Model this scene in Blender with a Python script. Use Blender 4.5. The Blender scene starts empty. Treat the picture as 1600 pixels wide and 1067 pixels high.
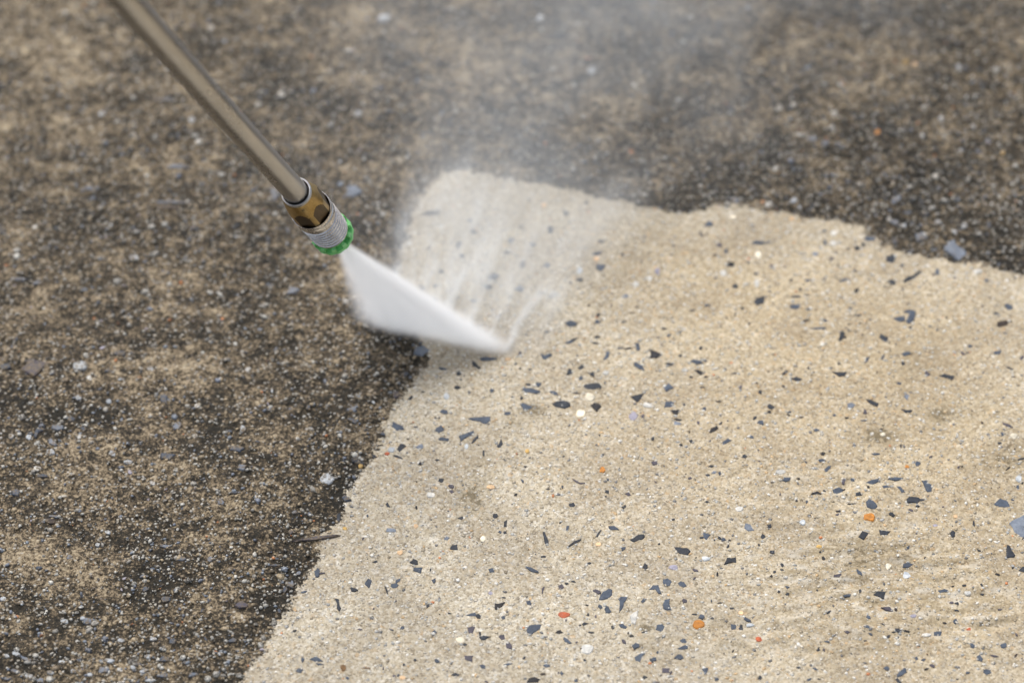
import bpy, bmesh, math, time
import numpy as np
from mathutils import Vector, Matrix

T0 = time.time()
S = bpy.context.scene
COL = S.collection
R = math.radians

# ------------------------------------------------------------------ camera
CAM_H, PITCH, FPX = 0.8, R(42.0), 85.0 / 36.0 * 1600.0
cam_d = bpy.data.cameras.new('camera')
cam = bpy.data.objects.new('camera', cam_d)
COL.objects.link(cam)
cam.location = (0, 0, CAM_H)
cam.rotation_euler = (math.pi / 2 - PITCH, 0, 0)
cam_d.lens = 85.0
cam_d.sensor_width = 36.0
cam_d.clip_start = 0.02
cam_d.clip_end = 500.0
cam_d.dof.use_dof = True
cam_d.dof.focus_distance = 1.088
cam_d.dof.aperture_fstop = 5.6
S.camera = cam

# ------------------------------------------------------------------ sky and sun
SUN_EL, SUN_AZ = R(62.0), R(-28.0)          # azimuth from +Y (away from the camera), negative = to the left
w = bpy.data.worlds.new('World')
S.world = w
w.use_nodes = True
nt = w.node_tree
for n in list(nt.nodes):
    nt.nodes.remove(n)
sky = nt.nodes.new('ShaderNodeTexSky')
sky.sky_type = 'NISHITA'
sky.sun_disc = False
sky.sun_elevation = SUN_EL
sky.sun_rotation = SUN_AZ
sky.air_density = 1.0
sky.dust_density = 4.0
hs = nt.nodes.new('ShaderNodeHueSaturation')
hs.inputs['Saturation'].default_value = 0.5
bg = nt.nodes.new('ShaderNodeBackground')
bg.inputs['Strength'].default_value = 0.15
wo = nt.nodes.new('ShaderNodeOutputWorld')
nt.links.new(sky.outputs[0], hs.inputs['Color'])
nt.links.new(hs.outputs[0], bg.inputs[0])
nt.links.new(bg.outputs[0], wo.inputs[0])
sun_d = bpy.data.lights.new('sun', 'SUN')
sun_d.energy = 1.5
sun_d.angle = R(34.0)
sun_d.color = (1.0, 0.95, 0.87)
sun = bpy.data.objects.new('sun', sun_d)
COL.objects.link(sun)
sdir = Vector((math.sin(SUN_AZ) * math.cos(SUN_EL), math.cos(SUN_AZ) * math.cos(SUN_EL), math.sin(SUN_EL)))
sun.rotation_euler = sdir.to_track_quat('Z', 'Y').to_euler()
sun.location = sdir * 5
S.view_settings.view_transform = 'Standard'
S.view_settings.look = 'None'
S.view_settings.exposure = 0.34
S.view_settings.gamma = 1.0
S.view_settings.use_curve_mapping = False
S.render.engine = 'CYCLES'
S.cycles.volume_bounces = 20
S.cycles.max_bounces = 22
S.cycles.volume_step_rate = 1.0
S.cycles.use_denoising = True

# ------------------------------------------------------------------ helpers
CP, SP = math.cos(PITCH), math.sin(PITCH)


def ray(px, py):
    """world direction (unit depth) of a photograph pixel"""
    a = (np.asarray(px, float) - 800.0) / FPX
    b = (533.5 - np.asarray(py, float)) / FPX
    return a, b * SP + CP, b * CP - SP


def ground_xy(px, py):
    dx, dy, dz = ray(px, py)
    t = -CAM_H / dz
    return dx * t, dy * t


def at_depth(px, py, d):
    dx, dy, dz = ray(px, py)
    return Vector((float(dx) * d, float(dy) * d, CAM_H + float(dz) * d))


_tab = {}


def vnoise(x, y, scale, seed):
    if seed not in _tab:
        _tab[seed] = np.random.default_rng(seed).random((512, 512))
    t = _tab[seed]
    X, Y = x / scale + 1000.3, y / scale + 1000.7
    xi, yi = np.floor(X).astype(np.int64), np.floor(Y).astype(np.int64)
    fx, fy = X - xi, Y - yi
    fx, fy = fx * fx * (3 - 2 * fx), fy * fy * (3 - 2 * fy)
    a, b = t[xi % 512, yi % 512], t[(xi + 1) % 512, yi % 512]
    c, d = t[xi % 512, (yi + 1) % 512], t[(xi + 1) % 512, (yi + 1) % 512]
    return (a * (1 - fx) + b * fx) * (1 - fy) + (c * (1 - fx) + d * fx) * fy


# edge of the washed strip, traced on the ground
EDGE = [(250, 1300), (330, 1130), (380, 1062), (425, 985), (466, 925), (497, 868), (512, 835), (534, 800), (552, 758),
        (578, 720), (592, 690), (606, 655), (622, 628), (640, 606), (655, 585), (668, 562), (655, 530), (632, 490),
        (618, 440), (628, 390), (644, 345), (660, 305), (690, 272), (720, 266), (790, 278), (850, 290), (905, 300),
        (950, 312), (1000, 322), (1050, 332), (1080, 335), (1105, 323), (1150, 320), (1195, 329), (1250, 338),
        (1300, 343), (1345, 352), (1368, 378), (1400, 391), (1450, 402), (1520, 414), (1580, 428), (1640, 440),
        (1900, 470), (2600, 560), (3200, 1000), (2600, 2400), (800, 2400)]
EX, EY = ground_xy([p[0] for p in EDGE], [p[1] for p in EDGE])


def signed_dist(x, y):
    best = np.full(x.shape, 1e9)
    inside = np.zeros(x.shape, bool)
    n = len(EX)
    for i in range(n):
        x0, y0, x1, y1 = EX[i], EY[i], EX[(i + 1) % n], EY[(i + 1) % n]
        ex, ey = x1 - x0, y1 - y0
        t = np.clip(((x - x0) * ex + (y - y0) * ey) / (ex * ex + ey * ey), 0, 1)
        dd = (x - x0 - t * ex) ** 2 + (y - y0 - t * ey) ** 2
        best = np.minimum(best, dd)
        c = ((y0 > y) != (y1 > y)) & (x < ex * (y - y0) / (ey if ey != 0 else 1e-12) + x0)
        inside ^= c
    return np.where(inside, 1, -1) * np.sqrt(best)


def blobs(x, y, lst):
    """sum of soft round patches given by photograph position, half sizes and weight"""
    out = np.zeros(x.shape)
    for (px, py, rx, ry, a) in lst:
        cx, cy = ground_xy(px, py)
        x1, _ = ground_xy(px + rx, py)
        _, y1 = ground_xy(px, py - ry)
        out += a * np.exp(-((x - cx) / (x1 - cx)) ** 2 - ((y - cy) / (y1 - cy)) ** 2)
    return out


TAN = [(80, 60, 110, 90, .55), (90, 190, 120, 60, .3), (270, 255, 80, 30, .35), (420, 60, 60, 60, .1), (560, 20, 90, 40, .3),
       (60, 480, 120, 30, .45), (640, 90, 120, 50, .25), (760, 60, 120, 70, .3), (300, 560, 60, 40, .35), (260, 680, 60, 30, .35),
       (160, 740, 90, 40, .6), (240, 640, 50, 25, .3), (110, 900, 70, 40, .65), (40, 860, 50, 30, .4), (230, 960, 60, 20, .35),
       (330, 830, 60, 20, .4), (60, 990, 60, 14, .5), (330, 960, 60, 24, .35), (420, 690, 40, 20, .3), (350, 480, 60, 24, .3),
       (1180, 120, 70, 60, .3), (1300, 60, 120, 40, .2), (1370, 130, 60, 40, .25), (1510, 380, 50, 12, .3), (930, 170, 70, 60, .2),
       (1560, 260, 40, 30, .15), (370, 1040, 30, 20, .2), (520, 130, 60, 60, .12), (300, 60, 60, 60, .12),
       (240, 890, 50, 60, -.6), (170, 1000, 90, 30, -.3), (30, 1030, 80, 20, -.3), (540, 760, 50, 90, -.35), (460, 930, 40, 70, -.5),
       (600, 600, 60, 60, -.08), (480, 650, 60, 30, -.2), (100, 660, 80, 25, -.35), (1500, 330, 200, 70, -.5), (1100, 290, 160, 50, -.45),
       (330, 1050, 80, 20, -.2), (1400, 230, 200, 60, -.3), (600, 400, 40, 90, -.15), (300, 880, 60, 40, -.35), (170, 280, 60, 60, -.15),
       (560, 60, 40, 60, -.15), (430, 160, 60, 60, -.2), (30, 610, 60, 30, -.3), (450, 560, 80, 30, -.2)]
STAIN = [(740, 775, 26, 34, .8), (752, 715, 20, 26, .45), (832, 640, 26, 14, .9), (800, 665, 20, 14, .5), (1375, 680, 34, 14, 1.0), (1430, 570, 50, 30, .5),
         (1500, 640, 60, 26, .5), (1465, 650, 20, 12, .6), (1550, 720, 40, 18, .6), (1590, 700, 30, 40, .5), (1360, 470, 50, 20, .25),
         (1010, 978, 16, 8, 1.0), (1400, 880, 160, 60, .35), (1300, 1000, 120, 30, .35), (1240, 780, 24, 14, .5), (1150, 950, 40, 14, .25),
         (1430, 520, 120, 16, .35), (1560, 800, 60, 40, .35), (1180, 470, 20, 12, .3), (900, 850, 40, 20, .3), (960, 630, 24, 6, .5), (1340, 860, 100, 30, .3),
         (1560, 480, 40, 16, .3), (1430, 1060, 140, 14, .2)]
WARM = [(1350, 520, 330, 160, .8), (1500, 800, 300, 220, .75), (1050, 700, 220, 160, .45), (1100, 430, 160, 90, .5), (1400, 1000, 250, 120, .4)]
RIPPLE = [(1340, 900, 190, 110, 1.0), (1100, 1010, 120, 40, .4), (1300, 740, 80, 30, .4), (1560, 960, 90, 60, .5)]


def clean_mask(x, y):
    sd = signed_dist(x, y)
    return sd, np.clip(sd / 0.003 + .5, 0, 1)


def height(x, y, cm, rip=None):
    h = 0.0016 * (vnoise(x, y, 0.085, 1) - .5) + 0.0007 * (vnoise(x, y, 0.021, 2) - .5)
    dirty = (0.0010 * (vnoise(x, y, 0.0062, 3) - .5) + 0.0011 * (vnoise(x, y, 0.0031, 4) - .5) + 0.0007 * (vnoise(x, y, 0.0017, 5) - .5)) + .0002
    cl = 0.00030 * (vnoise(x, y, 0.0042, 6) - .5) + 0.00026 * (vnoise(x, y, 0.0021, 7) - .5)
    if rip is None:
        rip = blobs(x, y, RIPPLE)
    cl = cl + rip * 0.0030 * (vnoise(x * .38 + y * .10, y - x * .12, 0.0046, 8) - .5)
    return h + dirty * (1 - cm) + cl * cm


def mk_mat(name):
    m = bpy.data.materials.new(name)
    m.use_nodes = True
    t = m.node_tree
    b = t.nodes['Principled BSDF']
    return m, t, b


class G:
    """tiny node-graph helper"""
    def __init__(s, t):
        s.t = t

    def n(s, kind, **kw):
        o = s.t.nodes.new(kind)
        for k, v in kw.items():
            setattr(o, k, v)
        return o

    def put(s, sock, v):
        if isinstance(v, bpy.types.NodeSocket):
            s.t.links.new(v, sock)
        else:
            sock.default_value = v

    def m(s, op, a, b=0.0, c=0.0, clamp=False):
        o = s.n('ShaderNodeMath', operation=op, use_clamp=clamp)
        s.put(o.inputs[0], a); s.put(o.inputs[1], b); s.put(o.inputs[2], c)
        return o.outputs[0]

    def mix(s, f, a, b, mode='MIX'):
        o = s.n('ShaderNodeMix', data_type='RGBA', blend_type=mode)
        s.put(o.inputs[0], f)
        s.put(o.inputs[6], (*a, 1) if isinstance(a, tuple) else a)
        s.put(o.inputs[7], (*b, 1) if isinstance(b, tuple) else b)
        return o.outputs[2]

    def ramp(s, f, stops, interp='LINEAR'):
        o = s.n('ShaderNodeValToRGB')
        o.color_ramp.interpolation = interp
        e = o.color_ramp.elements
        while len(e) < len(stops):
            e.new(0.5)
        for k, (p, c) in zip(e, stops):
            k.position = p
            k.color = (*c, 1) if len(c) == 3 else c
        s.put(o.inputs[0], f)
        return o.outputs[0]

    def noise(s, vec, scale, detail=2.0, rough=.5, dist=0.0):
        o = s.n('ShaderNodeTexNoise')
        s.put(o.inputs['Vector'], vec)
        o.inputs['Scale'].default_value = scale
        o.inputs['Detail'].default_value = detail
        o.inputs['Roughness'].default_value = rough
        o.inputs['Distortion'].default_value = dist
        return o.outputs[0]

    def voro(s, vec, scale, feature='F1'):
        o = s.n('ShaderNodeTexVoronoi', feature=feature)
        s.put(o.inputs['Vector'], vec)
        o.inputs['Scale'].default_value = scale
        return o

    def sep(s, c):
        o = s.n('ShaderNodeSeparateColor')
        s.put(o.inputs[0], c)
        return o.outputs

    def attr(s, name):
        return s.n('ShaderNodeAttribute', attribute_name=name)


# ------------------------------------------------------------------ ground sheet
def axis(lo, hi, step, far_lo, far_hi):
    core = np.arange(lo, hi + step * .5, step)
    a, v, st = [], lo, step
    while v > far_lo:
        st *= 1.35
        v -= st
        a.append(v)
    b, v, st = [], core[-1], step
    while v < far_hi:
        st *= 1.35
        v += st
        b.append(v)
    return np.concatenate([np.array(a[::-1]), core, np.array(b)])


gx = axis(-0.345, 0.345, 0.00085, -150, 150)
gy = axis(0.645, 1.24, 0.00085, -150, 150)
XX, YY = np.meshgrid(gx, gy)
xf, yf = XX.ravel(), YY.ravel()
sd, cm = clean_mask(xf, yf)
near = np.exp(-np.maximum(0, np.hypot(xf, yf - .95) - .45) / .3)
hz = height(xf, yf, cm) * np.where(near > .5, 1, near * 2)
nx, ny = len(gx), len(gy)
co = np.empty((nx * ny, 3), np.float32)
co[:, 0], co[:, 1], co[:, 2] = xf, yf, hz
idx = np.arange(nx * ny, dtype=np.int32).reshape(ny, nx)
quads = np.stack([idx[:-1, :-1], idx[:-1, 1:], idx[1:, 1:], idx[1:, :-1]], -1).reshape(-1, 4)


def fast_mesh(name, co, faces, smooth=True):
    me = bpy.data.meshes.new(name)
    k = faces.shape[1]
    me.vertices.add(len(co))
    me.vertices.foreach_set('co', np.ascontiguousarray(co, np.float32).ravel())
    me.loops.add(faces.size)
    me.loops.foreach_set('vertex_index', np.ascontiguousarray(faces, np.int32).ravel())
    me.polygons.add(len(faces))
    me.polygons.foreach_set('loop_start', np.arange(0, faces.size, k, dtype=np.int32))
    me.polygons.foreach_set('loop_total', np.full(len(faces), k, np.int32))
    me.polygons.foreach_set('use_smooth', np.full(len(faces), smooth, bool))
    me.update(calc_edges=True)
    return me


def fattr(me, name, v):
    a = me.attributes.new(name, 'FLOAT', 'POINT')
    a.data.foreach_set('value', np.ascontiguousarray(v, np.float32))


def cattr(me, name, v):
    a = me.attributes.new(name, 'FLOAT_COLOR', 'POINT')
    c = np.ones((len(v), 4), np.float32)
    c[:, :3] = v
    a.data.foreach_set('color', c.ravel())


gm = fast_mesh('concrete_ground', co, quads)
fattr(gm, 'washed', np.clip(sd, -.05, .05))
fattr(gm, 'tan', np.clip(blobs(xf, yf, TAN), -1, 1))
fattr(gm, 'stain', np.clip(blobs(xf, yf, STAIN), 0, 1.2))
fattr(gm, 'ripple', np.clip(blobs(xf, yf, RIPPLE), 0, 1))
fattr(gm, 'warm', np.clip(blobs(xf, yf, WARM), 0, 1))
ground = bpy.data.objects.new('concrete_ground', gm)
COL.objects.link(ground)
ground['kind'] = 'structure'
ground['label'] = 'exposed aggregate concrete, grimy brown with a freshly washed pale strip'

# ground material: sand grains in cement, with a crust of grime outside the washed strip
M_ground, t, b = mk_mat('exposed_aggregate_concrete')
g = G(t)
P = g.n('ShaderNodeTexCoord').outputs['Object']
warp = g.n('ShaderNodeVectorMath', operation='MULTIPLY_ADD')
nz = g.n('ShaderNodeTexNoise'); g.put(nz.inputs['Vector'], P); nz.inputs['Scale'].default_value = 700; nz.inputs['Detail'].default_value = 1
g.put(warp.inputs[0], nz.outputs['Color']); warp.inputs[1].default_value = (.0011,) * 3; g.put(warp.inputs[2], P)
PW = warp.outputs[0]
v1 = g.voro(PW, 620)
v2 = g.voro(PW, 1250)
c1, c2 = g.sep(v1.outputs['Color']), g.sep(v2.outputs['Color'])
sand1 = g.ramp(c1[0], [(0.0, (.29, .245, .175)), (.20, (.42, .37, .28)), (.42, (.50, .445, .345)), (.62, (.58, .53, .43)), (.76, (.49, .385, .25)), (.83, (.36, .36, .345)),
                       (.89, (.74, .72, .66)), (.965, (.56, .36, .17)), (.978, (.15, .14, .13))], 'CONSTANT')
sand2 = g.ramp(c2[0], [(0.0, (.16, .13, .09)), (.10, (.32, .27, .19)), (.30, (.45, .39, .29)), (.55, (.53, .475, .37)), (.80, (.68, .64, .55)), (.94, (.38, .38, .36))], 'CONSTANT')
clean_c = g.mix(.58, sand1, sand2)
cement = g.noise(P, 160, 3, .6)
clean_c = g.mix(g.m('MULTIPLY', g.m('SUBTRACT', cement, .38, clamp=True), 1.6, clamp=True), clean_c, (.44, .385, .285))
warm = g.attr('warm').outputs['Fac']
clean_c = g.mix(g.m('MULTIPLY', warm, .85), clean_c, g.mix(1.0, clean_c, (.98, .895, .755), 'MULTIPLY'))
macro = g.noise(P, 22, 3, .6)
clean_c = g.mix(1.0, clean_c, g.ramp(macro, [(.3, (.77, .75, .73)), (.7, (1.08, 1.08, 1.07))]), 'MULTIPLY')
rp = g.attr('ripple').outputs['Fac']
mpr = g.n('ShaderNodeMapping'); g.put(mpr.inputs[0], P); mpr.inputs['Rotation'].default_value = (0, 0, .25); mpr.inputs['Scale'].default_value = (.42, 1, 1)
rn_ = g.noise(mpr.outputs[0], 230, 3, .55)
clean_c = g.mix(g.m('MULTIPLY', rp, g.m('MULTIPLY', g.m('SUBTRACT', rn_, .54, clamp=True), 7.0, clamp=True)), clean_c, (.56, .52, .44))
clean_c = g.mix(g.m('MULTIPLY', g.m('MULTIPLY', rp, .75), g.m('MULTIPLY', g.m('SUBTRACT', .47, rn_, clamp=True), 7.0, clamp=True)), clean_c, (.235, .185, .105))
# dark specks and pits between the grains
pit = g.m('GREATER_THAN', c2[1], .945)
clean_c = g.mix(g.m('MULTIPLY', pit, .55), clean_c, (.13, .105, .07))
stain = g.attr('stain').outputs['Fac']
st_n = g.noise(P, 420, 4, .72)
st_f = g.m('MULTIPLY', g.m('SUBTRACT', g.m('ADD', g.m('MULTIPLY', stain, .36), st_n), .70, clamp=True), 9.0, clamp=True)
clean_c = g.mix(g.m('MULTIPLY', st_f, .78), clean_c, (.085, .068, .038))
clean_c = g.mix(g.m('MULTIPLY', stain, .34, clamp=True), clean_c, (.20, .155, .085))
# grime
n_a = g.noise(P, 640, 4, .78)
n_b = g.noise(P, 95, 3, .6)
n_c = g.noise(P, 26, 3, .6)
tan = g.attr('tan').outputs['Fac']
n_d = g.noise(P, 210, 3, .65)
lvl = g.m('ADD', g.m('ADD', g.m('MULTIPLY', g.m('SUBTRACT', n_a, .5), 2.0), g.m('MULTIPLY', g.m('SUBTRACT', n_b, .5), .75)),
          g.m('ADD', g.m('ADD', g.m('MULTIPLY', g.m('SUBTRACT', n_d, .5), .8), g.m('MULTIPLY', g.m('SUBTRACT', n_c, .5), .8)), g.m('MULTIPLY', tan, .26)))
lvl = g.m('ADD', lvl, .425)
dirt_c = g.ramp(lvl, [(.18, (.013, .011, .007)), (.36, (.029, .023, .014)), (.46, (.066, .050, .031)), (.56, (.155, .118, .073)), (.68, (.275, .215, .138)), (.88, (.43, .36, .245))])
spk = g.m('MULTIPLY', g.m('GREATER_THAN', c1[1], .86), g.m('LESS_THAN', v1.outputs['Distance'], .42))
dirt_c = g.mix(g.m('MULTIPLY', spk, .75), dirt_c, g.mix(.5, sand1, (.42, .41, .38)))
sd_a = g.attr('washed').outputs['Fac']
e1 = g.noise(P, 110, 3, .7)
e2 = g.noise(P, 800, 2, .6)
edge = g.m('ADD', sd_a, g.m('ADD', g.m('MULTIPLY', g.m('SUBTRACT', e1, .5), .017), g.m('MULTIPLY', g.m('SUBTRACT', e2, .5), .008)))
W = g.m('ADD', g.m('DIVIDE', edge, .0014), .5, clamp=True)
base = g.mix(W, dirt_c, clean_c)
g.put(b.inputs['Base Color'], base)
rn = g.noise(P, 260, 2, .5)
g.put(b.inputs['Roughness'], g.m('ADD', g.m('MULTIPLY', rn, .5), g.m('ADD', .34, g.m('MULTIPLY', W, .16))))
b.inputs['Specular IOR Level'].default_value = .22
hgt = g.m('ADD', g.m('MULTIPLY', g.m('SUBTRACT', 1.0, v1.outputs['Distance']), .5), g.m('ADD', g.m('MULTIPLY', g.m('SUBTRACT', 1.0, v2.outputs['Distance']), .35), g.m('MULTIPLY', n_a, g.m('SUBTRACT', 1.5, W))))
bp = g.n('ShaderNodeBump')
bp.inputs['Distance'].default_value = .00055
g.put(bp.inputs['Strength'], g.m('SUBTRACT', 1.0, g.m('MULTIPLY', W, .45)))
g.put(bp.inputs['Height'], hgt)
t.links.new(bp.outputs[0], b.inputs['Normal'])
gm.materials.append(M_ground)
print('ground', time.time() - T0)

# ------------------------------------------------------------------ small sand grains and pebbles (uncountable)
def ico():
    bm = bmesh.new()
    bmesh.ops.create_icosphere(bm, subdivisions=1, radius=1)
    v = np.array([x.co[:] for x in bm.verts])
    f = np.array([[q.index for q in p.verts] for p in bm.faces])
    bm.free()
    return v, f


IV, IF = ico()
M_grain, t, b = mk_mat('sand_grain')
g = G(t)
P = g.n('ShaderNodeTexCoord').outputs['Object']
gc = g.attr('tint').outputs['Color']
coat = g.attr('coat').outputs['Fac']
nn = g.noise(P, 900, 3, .7)
f = g.m('MULTIPLY', g.m('SUBTRACT', g.m('ADD', nn, g.m('MULTIPLY', coat, .42)), .64, clamp=True), 6.0, clamp=True)
col = g.mix(f, gc, (.035, .027, .019))
col = g.mix(1.0, col, g.ramp(g.noise(P, 1500, 2, .6), [(.3, (.80, .80, .80)), (.7, (1.1, 1.1, 1.1))]), 'MULTIPLY')
g.put(b.inputs['Base Color'], col)
b.inputs['Roughness'].default_value = .38
b.inputs['Specular IOR Level'].default_value = .5
bp = g.n('ShaderNodeBump'); bp.inputs['Distance'].default_value = .0003; bp.inputs['Strength'].default_value = .6
g.put(bp.inputs['Height'], g.noise(P, 1800, 2, .6)); t.links.new(bp.outputs[0], b.inputs['Normal'])

rng = np.random.default_rng(11)


def view_points(n, seed, edge=60):
    """random ground points spread evenly over the ground the camera can see"""
    r = np.random.default_rng(seed)
    x, y = r.uniform(-.335, .335, n * 3), r.uniform(.65, 1.235, n * 3)
    dep = y * CP + CAM_H * SP
    k = (np.abs(x) < (800 + edge) / FPX * dep)
    return x[k][:n], y[k][:n]


def grains(name, n, seed, rmin, rmax, palette, where, flat, sink, coat_fn, power=3.0, keep=None):
    r = np.random.default_rng(seed)
    x, y = view_points(n, seed)
    sd_, cm_ = clean_mask(x, y)
    sdj = sd_ + .004 * (vnoise(x, y, .006, 40) - .5)
    k = sdj > 0 if where == 'clean' else sdj <= 0
    x, y, cm_ = x[k], y[k], cm_[k]
    if keep is not None:
        kk = r.random(len(x)) < keep(x, y)
        x, y, cm_ = x[kk], y[kk], cm_[kk]
    m = len(x)
    z = height(x, y, cm_)
    rad = rmin + (rmax - rmin) * r.random(m) ** power
    sx, sy, sz = rad * r.uniform(.85, 1.35, m), rad * r.uniform(.65, 1.0, m), rad * r.uniform(*flat, m)
    an = r.uniform(0, math.tau, m)
    ca, sa = np.cos(an), np.sin(an)
    V = IV[None] * (1 + r.uniform(-.2, .2, (m, 12, 1)))
    X, Y, Z = V[..., 0] * sx[:, None], V[..., 1] * sy[:, None], V[..., 2] * sz[:, None]
    out = np.empty((m, 12, 3), np.float32)
    out[..., 0] = X * ca[:, None] - Y * sa[:, None] + x[:, None]
    out[..., 1] = X * sa[:, None] + Y * ca[:, None] + y[:, None]
    out[..., 2] = Z + (z + sink * sz)[:, None]
    F = (IF[None] + (np.arange(m) * 12)[:, None, None]).reshape(-1, 3)
    me = fast_mesh(name, out.reshape(-1, 3), F)
    wts = np.array([p[0] for p in palette], float)
    ci = r.choice(len(palette), m, p=wts / wts.sum())
    c = np.array([p[1] for p in palette])[ci] * r.uniform(.75, 1.2, (m, 1))
    cattr(me, 'tint', np.repeat(np.clip(c, 0, .85), 12, 0))
    fattr(me, 'coat', np.repeat(coat_fn(x, y, r), 12))
    me.materials.append(M_grain)
    o = bpy.data.objects.new(name, me)
    COL.objects.link(o)
    o.parent = ground
    o['kind'] = 'stuff'
    return o


def dens_dirty(x, y):
    tn = blobs(x, y, TAN)
    lo = blobs(x, y, [(120, 1000, 420, 260, 1.0), (560, 740, 160, 160, .6), (1450, 330, 250, 110, .5)])
    return np.clip(.60 - .45 * tn + .8 * (vnoise(x, y, .014, 21) - .5), .12, 1) * np.clip(.42 + .6 * lo, 0, 1)


PAL_D = [(3.5, (.44, .425, .38)), (3.5, (.32, .30, .26)), (1.6, (.58, .56, .50)), (3.2, (.38, .30, .19)), (1.3, (.22, .25, .29)), (1.2, (.16, .18, .22)), (.12, (.55, .22, .08)), (1.5, (.26, .20, .13))]
PAL_C = [(4, (.56, .51, .42)), (3, (.68, .66, .60)), (2.5, (.44, .38, .28)), (2, (.40, .40, .38)), (.5, (.58, .40, .21)), (.8, (.33, .27, .18)), (.7, (.16, .16, .16)), (.07, (.60, .22, .08))]
grains('grime_grains', 105000, 5, .00022, .00105, PAL_D, 'dirty', (.55, .9), .35, lambda x, y, r: np.clip(.12 + .42 * r.random(len(x)), 0, 1), 2.0, dens_dirty)
grains('pale_pebbles', 9000, 6, .0008, .0021, PAL_D, 'dirty', (.45, .7), .15, lambda x, y, r: np.clip(.2 + .4 * r.random(len(x)), 0, 1), 3.2,
       lambda x, y: np.clip(.35 + blobs(x, y, [(150, 1050, 260, 90, 1.0), (80, 650, 120, 60, .5)]) - .3 * blobs(x, y, TAN), .1, 1))
grains('washed_grains', 60000, 7, .00028, .0011, PAL_C, 'clean', (.25, .42), -.1, lambda x, y, r: .12 * r.random(len(x)), 2.6)
print('grains', time.time() - T0)

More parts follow.
